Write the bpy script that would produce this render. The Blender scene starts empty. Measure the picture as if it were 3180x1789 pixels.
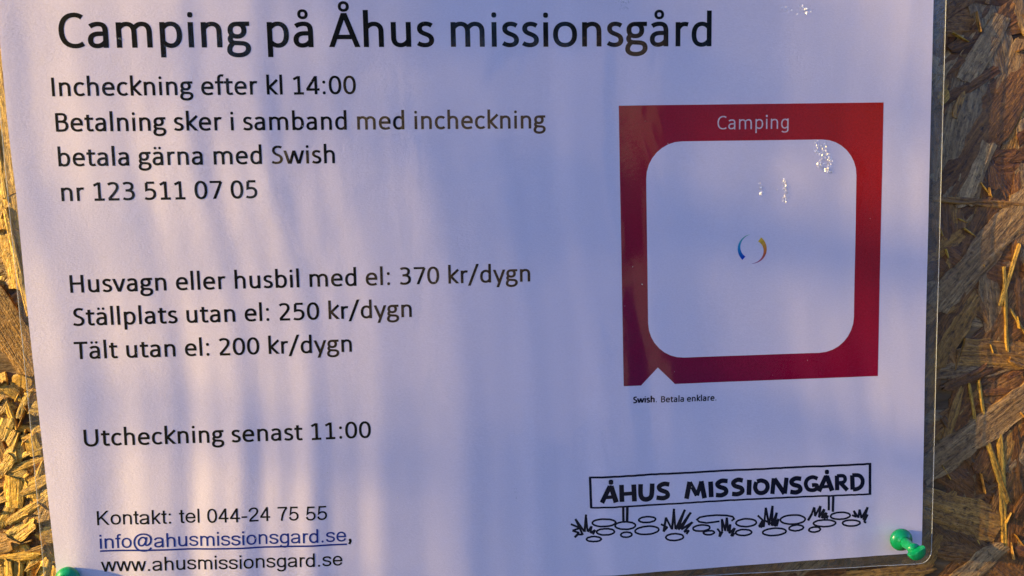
import bpy, bmesh, math, random
from mathutils import Vector, Matrix, noise
from mathutils.geometry import tessellate_polygon
sc = bpy.context.scene
COL = sc.collection
W, H = 3180.0, 1789.0

# ------------------------------------------------------------------ camera
CAM_POS = Vector((-0.02106, -0.26855, 0.02937))
PITCH, YAW, ROLL = math.radians(-6.222), math.radians(-4.484), math.radians(1.357)
HFOV = math.radians(64)
M = (Matrix.Rotation(YAW, 3, 'Z') @ Matrix.Rotation(PITCH, 3, 'X') @ Matrix.Rotation(ROLL, 3, 'Y'))
right, fwd, up = M.col[0], M.col[1], M.col[2]
cd = bpy.data.cameras.new('camera'); cam = bpy.data.objects.new('camera', cd); COL.objects.link(cam)
cam.matrix_world = Matrix(((right[0], up[0], -fwd[0], CAM_POS[0]), (right[1], up[1], -fwd[1], CAM_POS[1]),
                           (right[2], up[2], -fwd[2], CAM_POS[2]), (0, 0, 0, 1)))
cd.sensor_width = 36; cd.lens = 18 / math.tan(HFOV / 2); cd.clip_start = 0.005; cd.clip_end = 800
sc.camera = cam
FPX = (W / 2) / math.tan(HFOV / 2)

def at(u, v, y=0.0):
    """the point of the wall plane (depth y) that the photograph shows at pixel u, v"""
    d = right * ((u - W / 2) / FPX) + fwd + up * ((H / 2 - v) / FPX)
    return CAM_POS + d * ((y - CAM_POS[1]) / d[1])

# ------------------------------------------------------------------ light
SUN = Vector((-0.94, -0.205, 0.26)).normalized()
world = bpy.data.worlds.new('World'); sc.world = world; world.use_nodes = True
wn = world.node_tree; bg = wn.nodes['Background']
sky = wn.nodes.new('ShaderNodeTexSky'); sky.sky_type = 'NISHITA'; sky.sun_disc = False
sky.sun_elevation = math.asin(SUN[2]); sky.sun_rotation = math.atan2(SUN[0], SUN[1])
sky.dust_density = 1.0; sky.ozone_density = 6.0; sky.air_density = 1.0
tn = wn.nodes.new('ShaderNodeVectorMath'); tn.operation = 'MULTIPLY'; tn.inputs[1].default_value = (0.98, 0.98, 1.22)   # deep evening blue
wn.links.new(sky.outputs[0], tn.inputs[0]); wn.links.new(tn.outputs[0], bg.inputs[0]); bg.inputs[1].default_value = 0.132
sl = bpy.data.lights.new('sun', 'SUN'); sl.energy = 4.6; sl.angle = math.radians(0.55); sl.color = (1.0, 0.67, 0.17)
so = bpy.data.objects.new('sun', sl); COL.objects.link(so)
so.rotation_euler = (-SUN).to_track_quat('-Z', 'Y').to_euler()
sc.view_settings.view_transform = 'Standard'; sc.view_settings.look = 'None'
sc.view_settings.exposure = 1.56; sc.view_settings.gamma = 1.0
sc.cycles.max_bounces = 8; sc.cycles.transparent_max_bounces = 16

TWIGS = 150
# ------------------------------------------------------------------ helpers
def tag(o, label=None, cat=None, group=None, kind=None):
    for k, v in (('label', label), ('category', cat), ('group', group), ('kind', kind)):
        if v: o[k] = v
    return o
def link(name, me, mat=None, parent=None):
    o = bpy.data.objects.new(name, me); COL.objects.link(o)
    if mat: me.materials.append(mat)
    if parent:
        o.parent = parent
        o.matrix_parent_inverse = Matrix.Translation(parent.location).inverted() if parent.type == 'EMPTY' and parent.parent is None else Matrix()
    return o
def mesh(name, vs, fs, mat=None, parent=None, smooth=False):
    me = bpy.data.meshes.new(name); me.from_pydata([tuple(v) for v in vs], [], fs); me.update()
    if smooth:
        for p in me.polygons: p.use_smooth = True
    return link(name, me, mat, parent)
def empty(name, loc):
    o = bpy.data.objects.new(name, None); o.empty_display_size = 0.01; o.location = loc; COL.objects.link(o); return o

class N:
    """tiny node-graph helper"""
    def __init__(s, name):
        s.m = bpy.data.materials.new(name); s.m.use_nodes = True; s.t = s.m.node_tree
        s.b = s.t.nodes['Principled BSDF']; s.out = s.t.nodes['Material Output']
    def n(s, typ, ins=None, **kw):
        x = s.t.nodes.new(typ)
        for k, v in kw.items(): setattr(x, k, v)
        for k, v in (ins or {}).items():
            if isinstance(v, bpy.types.NodeSocket): s.t.links.new(v, x.inputs[k])
            else: x.inputs[k].default_value = v
        return x
    def l(s, a, b): s.t.links.new(a, b)
    def ramp(s, fac, stops):
        r = s.n('ShaderNodeValToRGB', {'Fac': fac}); e = r.color_ramp.elements
        while len(e) < len(stops): e.new(0.5)
        for i, (p, c) in enumerate(stops): e[i].position = p; e[i].color = (*c, 1)
        return r.outputs[0]

def mat_paper():
    g = N('paper'); tc = g.n('ShaderNodeTexCoord').outputs['Object']
    fib = g.n('ShaderNodeTexNoise', {'Vector': g.n('ShaderNodeMapping', {'Vector': tc, 'Scale': (1.0, 1.0, 1.9)}).outputs[0], 'Scale': 1250, 'Detail': 4, 'Roughness': 0.6})
    bl = g.n('ShaderNodeTexNoise', {'Vector': tc, 'Scale': 140, 'Detail': 3})
    add = g.n('ShaderNodeMath', {0: fib.outputs[0], 1: bl.outputs[0]}, operation='ADD')
    bp = g.n('ShaderNodeBump', {'Height': add.outputs[0], 'Strength': 1.0, 'Distance': 0.00008})
    g.l(bp.outputs[0], g.b.inputs['Normal'])
    c = g.ramp(fib.outputs[0], [(0.3, (0.77, 0.71, 0.84)), (0.7, (0.83, 0.77, 0.90))])
    g.l(c, g.b.inputs['Base Color']); g.b.inputs['Roughness'].default_value = 0.75
    g.b.inputs['Specular IOR Level'].default_value = 0.2
    return g.m
def mat_ink(name, col, rough=0.5):
    g = N(name); tc = g.n('ShaderNodeTexCoord').outputs['Object']
    nz = g.n('ShaderNodeTexNoise', {'Vector': tc, 'Scale': 1500, 'Detail': 2})
    a = tuple(x * 0.85 for x in col); b = tuple(min(1, x * 1.15 + 0.002) for x in col)
    g.l(g.ramp(nz.outputs[0], [(0.3, a), (0.7, b)]), g.b.inputs['Base Color'])
    g.b.inputs['Roughness'].default_value = rough; g.b.inputs['Specular IOR Level'].default_value = 0.1
    return g.m
def mat_attr_ink(name):
    g = N(name); at_ = g.n('ShaderNodeAttribute', attribute_name='tint'); tc = g.n('ShaderNodeTexCoord').outputs['Object']
    nz = g.n('ShaderNodeTexNoise', {'Vector': tc, 'Scale': 1600, 'Detail': 2})
    mr = g.n('ShaderNodeMapRange', {0: nz.outputs[0], 1: 0.3, 2: 0.7, 3: 0.85, 4: 1.12})
    mx = g.n('ShaderNodeVectorMath', {0: at_.outputs['Color'], 1: mr.outputs[0]}, operation='MULTIPLY')
    g.l(mx.outputs[0], g.b.inputs['Base Color']); g.b.inputs['Roughness'].default_value = 0.5
    g.b.inputs['Specular IOR Level'].default_value = 0.1
    return g.m
def mat_film():
    g = N('laminate_film'); tc = g.n('ShaderNodeTexCoord').outputs['Object']
    n1 = g.n('ShaderNodeTexNoise', {'Vector': g.n('ShaderNodeMapping', {'Vector': tc, 'Scale': (1.0, 1.0, 0.45)}).outputs[0], 'Scale': 38, 'Detail': 2.5, 'Roughness': 0.5, 'Distortion': 0.3})
    n2 = g.n('ShaderNodeTexNoise', {'Vector': tc, 'Scale': 900, 'Detail': 3})
    b1 = g.n('ShaderNodeBump', {'Height': n1.outputs[0], 'Strength': 1.0, 'Distance': 0.0009})
    b2 = g.n('ShaderNodeBump', {'Height': n2.outputs[0], 'Strength': 1.0, 'Distance': 0.000018, 'Normal': b1.outputs[0]})
    inc = g.n('ShaderNodeNewGeometry').outputs['Incoming']
    dt = g.n('ShaderNodeMath', {0: g.n('ShaderNodeVectorMath', {0: inc, 1: b2.outputs[0]}, operation='DOT_PRODUCT').outputs['Value']}, operation='ABSOLUTE')
    om = g.n('ShaderNodeMath', {0: 1.0, 1: dt.outputs[0]}, operation='SUBTRACT', use_clamp=True)
    p5 = g.n('ShaderNodeMath', {0: om.outputs[0], 1: 5.0}, operation='POWER')
    fr = g.n('ShaderNodeMath', {0: p5.outputs[0], 1: 0.96, 2: 0.036}, operation='MULTIPLY_ADD')
    tr = g.n('ShaderNodeBsdfTransparent', {'Color': (0.985, 0.985, 0.98, 1)})
    gl = g.n('ShaderNodeBsdfAnisotropic', {'Color': (1, 1, 1, 1), 'Roughness': 0.07, 'Normal': b2.outputs[0]})
    mx = g.n('ShaderNodeMixShader', {0: fr.outputs[0], 1: tr.outputs[0], 2: gl.outputs[0]})
    g.l(mx.outputs[0], g.out.inputs[0])
    return g.m
def mat_film_back():
    g = N('laminate_film_back'); tc = g.n('ShaderNodeTexCoord').outputs['Object']
    nz = g.n('ShaderNodeTexNoise', {'Vector': tc, 'Scale': 260, 'Detail': 4})
    tr = g.n('ShaderNodeBsdfTransparent', {'Color': (0.86, 0.87, 0.86, 1)})
    gl = g.n('ShaderNodeBsdfAnisotropic', {'Color': (1, 1, 1, 1), 'Roughness': 0.16})
    df = g.n('ShaderNodeBsdfDiffuse', {'Color': (0.6, 0.6, 0.6, 1)})
    m1 = g.n('ShaderNodeMixShader', {0: g.n('ShaderNodeMapRange', {0: nz.outputs[0], 1: .35, 2: .75, 3: 0.04, 4: 0.13}).outputs[0], 1: tr.outputs[0], 2: df.outputs[0]})
    m2 = g.n('ShaderNodeMixShader', {0: 0.05, 1: m1.outputs[0], 2: gl.outputs[0]})
    g.l(m2.outputs[0], g.out.inputs[0])
    return g.m
def mat_edge():
    g = N('film_edge'); b = g.b
    b.inputs['Base Color'].default_value = (0.75, 0.76, 0.72, 1); b.inputs['Roughness'].default_value = 0.25
    tr = g.n('ShaderNodeBsdfTransparent'); mx = g.n('ShaderNodeMixShader', {0: 0.5, 1: tr.outputs[0], 2: b.outputs[0]})
    g.l(mx.outputs[0], g.out.inputs[0]); return g.m
def mat_plastic():
    g = N('green_plastic'); tc = g.n('ShaderNodeTexCoord').outputs['Object']
    nz = g.n('ShaderNodeTexNoise', {'Vector': tc, 'Scale': 500, 'Detail': 3})
    g.l(g.ramp(nz.outputs[0], [(0.3, (0.0, 0.22, 0.075)), (0.75, (0.004, 0.30, 0.11))]), g.b.inputs['Base Color'])
    g.b.inputs['Roughness'].default_value = 0.24; g.b.inputs['Subsurface Weight'].default_value = 0.25
    g.b.inputs['Subsurface Radius'].default_value = (0.0005, 0.0015, 0.0006)
    bp = g.n('ShaderNodeBump', {'Height': nz.outputs[0], 'Strength': 0.5, 'Distance': 0.00008}); g.l(bp.outputs[0], g.b.inputs['Normal'])
    return g.m
def mat_wood():
    g = N('osb_strand'); uv = g.n('ShaderNodeUVMap', uv_map='UVMap').outputs[0]
    tone = g.n('ShaderNodeAttribute', attribute_name='tint').outputs['Color']
    mp = g.n('ShaderNodeMapping', {'Vector': uv, 'Scale': (70, 1500, 1)})
    fib = g.n('ShaderNodeTexNoise', {'Vector': mp.outputs[0], 'Scale': 1, 'Detail': 5, 'Roughness': 0.65, 'Distortion': 0.4})
    mp2 = g.n('ShaderNodeMapping', {'Vector': uv, 'Scale': (40, 260, 1)})
    band = g.n('ShaderNodeTexNoise', {'Vector': mp2.outputs[0], 'Scale': 1, 'Detail': 4, 'Roughness': 0.55})
    pore = g.n('ShaderNodeTexNoise', {'Vector': g.n('ShaderNodeMapping', {'Vector': uv, 'Scale': (260, 700, 1)}).outputs[0], 'Scale': 1, 'Detail': 3, 'Roughness': 0.7})
    c1 = g.ramp(fib.outputs[0], [(0.28, (0.30, 0.22, 0.14)), (0.45, (0.72, 0.66, 0.56)), (0.62, (1.05, 1.0, 0.9)), (0.8, (1.35, 1.3, 1.15))])
    c2 = g.ramp(band.outputs[0], [(0.3, (0.55, 0.46, 0.36)), (0.6, (1.0, 1.0, 1.0))])
    c3 = g.ramp(pore.outputs[0], [(0.30, (0.22, 0.18, 0.14)), (0.42, (1, 1, 1)), (1.0, (1.1, 1.1, 1.1))])
    m1 = g.n('ShaderNodeVectorMath', {0: c1, 1: c2}, operation='MULTIPLY'); m2 = g.n('ShaderNodeVectorMath', {0: m1.outputs[0], 1: c3}, operation='MULTIPLY')
    spot = g.n('ShaderNodeTexNoise', {'Vector': g.n('ShaderNodeMapping', {'Vector': uv, 'Scale': (420, 620, 1)}).outputs[0], 'Scale': 1, 'Detail': 4, 'Roughness': 0.75})
    c4 = g.ramp(spot.outputs[0], [(0.36, (0.42, 0.38, 0.36)), (0.50, (1, 1, 1)), (0.66, (1.3, 1.28, 1.22))])
    m2 = g.n('ShaderNodeVectorMath', {0: m2.outputs[0], 1: c4}, operation='MULTIPLY')
    m3 = g.n('ShaderNodeVectorMath', {0: m2.outputs[0], 1: tone}, operation='MULTIPLY')
    g.l(m3.outputs[0], g.b.inputs['Base Color'])
    g.b.inputs['Roughness'].default_value = 0.5; g.b.inputs['Specular IOR Level'].default_value = 0.5
    s = g.n('ShaderNodeMath', {0: fib.outputs[0], 1: pore.outputs[0]}, operation='ADD')
    s2 = g.n('ShaderNodeMath', {0: s.outputs[0], 1: band.outputs[0]}, operation='ADD')
    s3 = g.n('ShaderNodeMath', {0: s2.outputs[0], 1: spot.outputs[0]}, operation='ADD')
    bp = g.n('ShaderNodeBump', {'Height': s3.outputs[0], 'Strength': 1.0, 'Distance': 0.00055}); g.l(bp.outputs[0], g.b.inputs['Normal'])
    return g.m
PAPER, INK, LINK = mat_paper(), mat_ink('black_ink', (0.003, 0.003, 0.004)), mat_ink('blue_ink', (0.012, 0.035, 0.26))
PALE, TINT = mat_ink('pale_print', (0.72, 0.62, 0.66)), mat_attr_ink('colour_print')
NAVY = mat_ink('navy_ink', (0.006, 0.006, 0.022))
FILM, FILMB, EDGE, GREEN, WOOD = mat_film(), mat_film_back(), mat_edge(), mat_plastic(), mat_wood()

# ------------------------------------------------------------------ the sheet's real relief
def sstep(a, b, x):
    t = max(0.0, min(1.0, (x - a) / (b - a))); return t * t * (3 - 2 * t)
def relief(x, z):
    """how far (m) the laminated sheet stands out from the plane y=0 at x, z"""
    h = 0.0010 * math.cos((x + 0.05) * 9.0)                       # the gentle bow of the sheet
    drift = 0.012 * noise.noise(Vector((z * 9, x * 4, 3.1))) + z * 0.05
    amp = 0.35 + 0.65 * sstep(0.02, -0.09, z) + 0.35 * sstep(0.0, 0.05, z) * sstep(0.08, 0.02, z)
    amp *= 1 - 0.65 * sstep(0.02, 0.09, x)
    xx = x + drift
    w = 0.00024 * math.sin(xx * 2 * math.pi / 0.026 + 0.6) + 0.00010 * math.sin(xx * 2 * math.pi / 0.0117) * math.sin(x * 31 + 1) + 0.00034 * noise.noise(Vector((xx * 34, z * 5, 7.7)))
    h += w * amp
    h += 0.00035 * noise.noise(Vector((x * 20, z * 14, 1.3)))
    h += 0.00007 * noise.noise(Vector((x * 90, z * 50, 5.3)))
    return h
def conform(me, off):
    for v in me.vertices:
        v.co.y = -relief(v.co.x, v.co.z) - off
def sheet_poly(name, pts, mat, parent, off, step=0.003, tint=None, smooth=True):
    """a flat outline laid on the sheet, cut on a grid so that it follows the relief"""
    bm = bmesh.new(); vs = [bm.verts.new((p[0], 0, p[2])) for p in pts]
    for t in tessellate_polygon([[Vector((p[0], p[2], 0)) for p in pts]]):
        if len(set(t)) == 3: bm.faces.new([vs[i] for i in t])
    xs = [p[0] for p in pts]; zs = [p[2] for p in pts]
    for a, lo, hi in ((0, min(xs), max(xs)), (2, min(zs), max(zs))):
        k = math.ceil(lo / step)
        while k * step < hi:
            co = [0, 0, 0]; no = [0, 0, 0]; co[a] = k * step; no[a] = 1
            bmesh.ops.bisect_plane(bm, geom=bm.faces[:] + bm.edges[:] + bm.verts[:], dist=1e-7, plane_co=co, plane_no=no); k += 1
    bm.normal_update()
    for f in bm.faces:
        if f.normal.y > 0: f.normal_flip()
    me = bpy.data.meshes.new(name); bm.to_mesh(me); bm.free(); conform(me, off)
    if smooth:
        for p in me.polygons: p.use_smooth = True
        e = 2e-4; nn = []
        for v in me.vertices:
            x, z = v.co.x, v.co.z
            nn.append(Vector((-(relief(x+e, z) - relief(x-e, z)) / (2*e), -1, -(relief(x, z+e) - relief(x, z-e)) / (2*e))).normalized())
        me.normals_split_custom_set_from_vertices(nn)
    if tint:
        ca = me.color_attributes.new('tint', 'FLOAT_COLOR', 'POINT')
        for i, v in enumerate(me.vertices): ca.data[i].color = (*tint(v.co.x, v.co.z), 1)
    return link(name, me, mat, parent)

# ------------------------------------------------------------------ stroke lettering
def bez(p0, p1, p2, p3, n):
    out = []
    for i in range(1, n + 1):
        t = i / n; u = 1 - t
        out.append((u**3*p0[0] + 3*u*u*t*p1[0] + 3*u*t*t*p2[0] + t**3*p3[0], u**3*p0[1] + 3*u*u*t*p1[1] + 3*u*t*t*p2[1] + t**3*p3[1]))
    return out
def parse(path):
    """'M x y L x y C ...' -> list of (points, closed)"""
    res = []; tk = path.split(); i = 0; cur = None
    while i < len(tk):
        c = tk[i]; i += 1
        def num(k):
            nonlocal i
            r = [float(t) for t in tk[i:i + k]]; i += k; return r
        if c == 'M': cur = [tuple(num(2))]; res.append([cur, False])
        elif c == 'L':
            p = tuple(num(2)); q = cur[-1]; n = max(1, int(math.hypot(p[0]-q[0], p[1]-q[1]) / 180))
            for k in range(1, n + 1): cur.append((q[0] + (p[0]-q[0]) * k / n, q[1] + (p[1]-q[1]) * k / n))
        elif c == 'C':
            a = num(6); cur += bez(cur[-1], a[0:2], a[2:4], a[4:6], 9)
        elif c == 'E':                                            # cx cy rx ry
            cx, cy, rx, ry = num(4); pts = []
            for k in range(28):
                t = 2 * math.pi * k / 28; ct, st = math.cos(t), math.sin(t); e = 2 / 2.25
                pts.append((cx + rx * math.copysign(abs(ct)**e, ct), cy + ry * math.copysign(abs(st)**e, st)))
            res.append([pts, True])
        elif c == 'D':                                            # filled dot cx cy r
            res.append([num(3), 'dot'])
    return res
def ribbon(pts, closed, wv, wh, rnd=0.32):
    """convex pieces that make up a pen stroke of stem width wv and bar width wh"""
    n = len(pts); L, R = [], []
    for i in range(n):
        a = pts[(i - 1) % n] if (closed or i > 0) else pts[i]; b = pts[(i + 1) % n] if (closed or i < n - 1) else pts[i]
        p = pts[i]
        d1 = (p[0]-a[0], p[1]-a[1]); d2 = (b[0]-p[0], b[1]-p[1])
        l1 = math.hypot(*d1) or 1e-9; l2 = math.hypot(*d2) or 1e-9
        if not closed and i == 0: t = (d2[0]/l2, d2[1]/l2); mit = 1
        elif not closed and i == n - 1: t = (d1[0]/l1, d1[1]/l1); mit = 1
        else:
            t = (d1[0]/l1 + d2[0]/l2, d1[1]/l1 + d2[1]/l2); tl = math.hypot(*t) or 1e-9; t = (t[0]/tl, t[1]/tl)
            mit = 1 / max(0.45, t[0]*d2[0]/l2 + t[1]*d2[1]/l2)
        hw = 0.5 * math.sqrt((wv * t[1])**2 + (wh * t[0])**2) * mit
        L.append((p[0] - t[1]*hw, p[1] + t[0]*hw)); R.append((p[0] + t[1]*hw, p[1] - t[0]*hw))
    polys = [[L[i], R[i], R[(i+1) % n], L[(i+1) % n]] for i in range(n if closed else n - 1)]
    return polys
def clip(poly, y0, y1):
    for s, y in ((1, y0), (-1, y1)):
        out = []
        for i in range(len(poly)):
            a, b = poly[i], poly[(i + 1) % len(poly)]
            ia, ib = s * (a[1] - y) >= 0, s * (b[1] - y) >= 0
            if ia: out.append(a)
            if ia != ib:
                t = (y - a[1]) / (b[1] - a[1]); out.append((a[0] + t * (b[0]-a[0]), y))
        poly = out
        if len(poly) < 3: return []
    return poly
AR = 'M 121 350 C 165 405 215 432 270 432 C 355 432 407 385 407 285 L 407 0'
BO = 'M 121 350 C 165 405 215 434 275 434 C 375 434 430 360 430 238 C 430 110 370 32 268 32 C 215 32 165 60 121 112'
DB = 'M 404 118 C 360 62 310 32 250 32 C 150 32 96 105 96 228 C 96 355 155 434 262 434 C 315 434 360 410 404 358'
AA = 'M 82 388 C 120 418 175 434 228 434 C 320 434 358 395 358 300 L 358 0 M 358 258 L 250 258 C 140 258 82 215 82 138 C 82 75 125 33 195 33 C 260 33 315 62 358 118'
# humanist sans: glyph -> (advance, path, clip)
HUM = {
 'C': (533, 'M 480 553 C 440 585 392 600 342 600 C 190 600 94 490 94 312 C 94 140 180 33 337 33 C 392 33 442 48 487 80'),
 'a': (479, AA), 'å': (479, AA + ' E 222 610 69 66'), 'ä': (479, AA + ' D 142 596 46 D 302 596 46'),
 'm': (799, 'M 121 0 L 121 466 M 121 350 C 160 405 210 433 262 433 C 340 433 400 390 400 285 L 400 0 M 400 350 C 440 405 490 433 541 433 C 625 433 679 390 679 285 L 679 0'),
 'p': (525, 'M 121 -183 L 121 466 ' + BO), 'b': (525, 'M 121 0 L 121 690 ' + BO),
 'i': (229, 'M 114 0 L 114 466 D 114 600 51'), 'l': (229, 'M 114 0 L 114 690'), 'I': (252, 'M 126 0 L 126 633'),
 'n': (525, 'M 121 0 L 121 466 ' + AR), 'h': (525, 'M 121 0 L 121 690 ' + AR),
 'u': (525, 'M 118 466 L 118 181 C 118 80 170 34 250 34 C 305 34 360 58 404 122 M 404 466 L 404 0'),
 'r': (349, 'M 121 0 L 121 466 M 121 335 C 160 402 205 430 258 430 C 284 430 305 427 326 420'),
 'g': (471, 'E 216 315 128 116 M 236 432 L 448 432 M 138 222 C 90 200 72 165 86 128 C 98 96 136 84 190 80 L 292 74 C 372 70 412 38 412 -22 C 412 -98 336 -146 228 -146 C 120 -146 62 -108 62 -48 C 62 0 90 45 142 80'),
 'o': (527, 'E 264 233 188 202'), 's': (391, 'M 326 398 C 290 422 250 434 210 434 C 140 434 92 400 92 345 C 92 285 145 262 200 242 C 260 220 320 195 320 128 C 320 68 270 32 190 32 C 140 32 95 44 58 70'),
 'd': (525, 'M 404 0 L 404 690 ' + DB), 'c': (423, 'M 378 388 C 350 417 310 434 262 434 C 150 434 86 355 86 230 C 86 105 150 32 258 32 C 310 32 350 50 382 80'),
 'e': (498, 'M 88 246 L 412 246 C 418 362 360 434 262 434 C 150 434 88 350 88 230 C 88 100 152 32 272 32 C 332 32 385 46 425 66'),
 'k': (455, 'M 121 0 L 121 690 M 440 510 L 150 238 M 168 264 L 448 -40', (0, 690)),
 't': (335, 'M 140 570 L 140 135 C 140 65 165 34 222 34 C 250 34 282 38 312 48 M 26 432 L 318 432'),
 'f': (305, 'M 318 660 C 295 668 272 671 250 671 C 190 671 148 630 148 545 L 148 0 M 20 432 L 318 432'),
 'v': (452, 'M 34 500 L 232 -30 M 418 500 L 220 -30', (0, 466)), 'w': (715, 'M 34 500 L 196 -30 M 366 500 L 204 -30 M 350 500 L 512 -30 M 682 500 L 520 -30', (0, 466)),
 'y': (453, 'M 34 500 L 236 -10 M 420 500 L 158 -215', (-183, 466)),
 'A': (579, 'M 34 -30 L 300 663 M 545 -30 L 279 663 M 110 188 L 470 188', (0, 633)),
 'Å': (579, 'M 34 -30 L 300 663 M 545 -30 L 279 663 M 110 188 L 470 188', (0, 633), 'E 290 752 75 72'),
 'B': (544, 'M 125 0 L 125 633 M 125 598 L 285 598 C 380 598 425 555 425 480 C 425 400 370 345 280 342 L 125 342 M 280 342 C 410 338 460 278 460 195 C 460 90 385 36 270 36 L 125 36'),
 'H': (623, 'M 125 0 L 125 633 M 498 0 L 498 633 M 125 328 L 498 328'),
 'U': (642, 'M 120 633 L 120 250 C 120 110 190 33 320 33 C 450 33 522 110 522 250 L 522 633'),
 'T': (487, 'M 10 597 L 477 597 M 243 0 L 243 597'),
 'S': (459, 'M 392 572 C 350 594 310 602 265 602 C 170 602 112 550 112 470 C 112 380 180 350 245 318 C 320 282 378 250 378 168 C 378 85 310 32 205 32 C 150 32 95 45 55 75'),
 '/': (386, 'M 20 -125 L 360 725', (-100, 700)), ':': (267, 'D 133 50 54 D 133 420 54'), '.': (252, 'D 126 50 54'),
 '0': (507, 'E 254 316 172 284'), '1': (507, 'M 275 0 L 275 633 M 92 522 L 262 606 M 95 35 L 440 35'),
 '2': (507, 'M 78 548 C 120 585 170 601 230 601 C 330 601 385 555 385 470 C 385 385 345 325 82 50 M 66 36 L 435 36'),
 '3': (507, 'M 85 567 C 125 592 175 602 225 602 C 325 602 380 558 380 482 C 380 395 315 345 200 340 M 150 340 L 215 340 C 345 335 408 285 408 190 C 408 90 325 32 215 32 C 155 32 105 45 65 70'),
 '4': (507, 'M 356 0 L 356 633 M 350 610 L 52 170 M 24 168 L 485 168'),
 '5': (507, 'M 405 597 L 130 597 M 134 597 L 122 345 C 155 356 190 362 230 362 C 350 362 405 300 405 205 C 405 95 320 32 205 32 C 150 32 100 44 65 66'),
 '7': (507, 'M 56 597 L 450 597 M 448 600 L 185 -30', (0, 633)), ' ': (226, ''),
}
HUMG = dict(HUM); HUMG['g'] = (500, 'M 394 466 L 394 -40 C 394 -115 340 -155 250 -155 C 190 -155 140 -142 105 -118 M 394 118 C 350 62 305 32 245 32 C 150 32 96 105 96 228 C 96 355 155 434 258 434 C 310 434 352 410 394 358')
NA = 'M 111 360 C 150 440 205 481 275 481 C 385 481 444 430 444 320 L 444 0'
RB = 'M 492 378 C 455 440 400 481 320 481 C 190 481 88 395 88 260 C 88 120 180 37 305 37 C 385 37 450 75 492 150'
AE = 'M 72 372 C 88 448 150 483 272 483 C 385 483 436 440 436 350 L 436 120 C 436 70 442 35 458 0 M 436 290 C 380 270 320 262 240 252 C 130 238 76 205 76 140 C 76 75 125 34 215 34 C 330 34 436 90 436 215'
GRO = {  # grotesque sans
 'K': (667, 'M 122 0 L 122 716 M 600 750 L 122 262 M 262 400 L 630 -40', (0, 716)), 'o': (556, 'E 277 259 198 222'), 'n': (556, 'M 111 0 L 111 519 ' + NA), 'h': (556, 'M 111 0 L 111 716 ' + NA),
 't': (278, 'M 136 670 L 136 115 C 136 55 160 36 210 36 C 230 36 248 38 262 42 M 18 485 L 262 485'), 'a': (556, AE), 'k': (500, 'M 111 0 L 111 716 M 456 550 L 111 205 M 205 312 L 462 -40', (0, 716)),
 ':': (278, 'D 139 50 54 D 139 468 54'), '.': (278, 'D 139 50 54'), ',': (278, 'D 139 50 54 M 158 40 L 158 0 L 108 -115'),
 'e': (556, 'M 84 262 L 476 262 C 476 395 395 481 280 481 C 165 481 84 395 84 258 C 84 120 165 36 290 36 C 390 36 450 85 478 165'), 'l': (222, 'M 111 0 L 111 716'), 'i': (222, 'M 111 0 L 111 519 M 111 616 L 111 716'),
 '0': (556, 'E 278 353 192 320'), '4': (556, 'M 370 0 L 370 716 M 366 690 L 62 215 M 28 208 L 512 208'), '-': (333, 'M 32 257 L 300 257'),
 '2': (556, 'M 80 510 C 92 625 165 682 285 682 C 395 682 455 620 455 525 C 455 385 300 290 185 180 C 140 135 110 95 98 42 M 70 42 L 505 42'),
 '7': (556, 'M 50 674 L 506 674 M 498 674 C 360 520 265 310 240 0'), '5': (556, 'M 478 675 L 150 675 L 108 330 C 160 385 215 412 280 412 C 400 412 470 335 470 225 C 470 110 390 34 270 34 C 165 34 95 90 84 188'),
 'f': (278, 'M 290 672 C 265 677 250 679 232 679 C 165 679 140 640 140 570 L 140 0 M 18 485 L 262 485'),
 'u': (556, 'M 111 519 L 111 200 C 111 90 160 36 265 36 C 370 36 444 100 444 225 M 444 519 L 444 0'),
 's': (500, 'M 432 372 C 420 445 355 483 250 483 C 145 483 84 445 84 382 C 84 315 150 295 250 272 C 360 247 424 222 424 145 C 424 75 355 34 250 34 C 140 34 75 80 66 158'),
 'm': (833, 'M 111 0 L 111 519 M 111 370 C 145 440 195 481 262 481 C 350 481 415 430 415 330 L 415 0 M 415 370 C 450 440 505 481 570 481 C 660 481 720 430 720 330 L 720 0'),
 'g': (556, 'M 452 519 L 452 40 C 452 -110 385 -175 262 -175 C 165 -175 100 -140 84 -68 M 452 365 C 415 435 350 481 265 481 C 160 481 84 395 84 262 C 84 125 160 42 262 42 C 350 42 420 85 452 160'),
 'r': (333, 'M 111 0 L 111 519 M 111 330 C 130 435 180 481 245 481 C 275 481 305 472 328 458'), 'd': (556, 'M 446 0 L 446 716 M 446 365 C 410 435 345 481 270 481 C 160 481 80 395 80 260 C 80 120 160 36 270 36 C 345 36 412 80 446 155'),
 'w': (722, 'M 28 550 L 210 -30 M 362 560 L 196 -30 M 360 560 L 526 -30 M 694 550 L 512 -30', (0, 519)), ' ': (278, ''),
 '@': (1015, 'M 700 540 L 640 240 C 622 165 640 125 700 125 C 800 125 905 260 905 415 C 905 590 760 700 540 700 C 280 700 95 520 95 270 C 95 10 270 -165 545 -165 C 700 -165 820 -110 905 0 M 668 400 C 650 480 600 530 520 530 C 400 530 300 400 300 265 C 300 165 355 105 435 105 C 540 105 625 220 655 340'),
}
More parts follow.
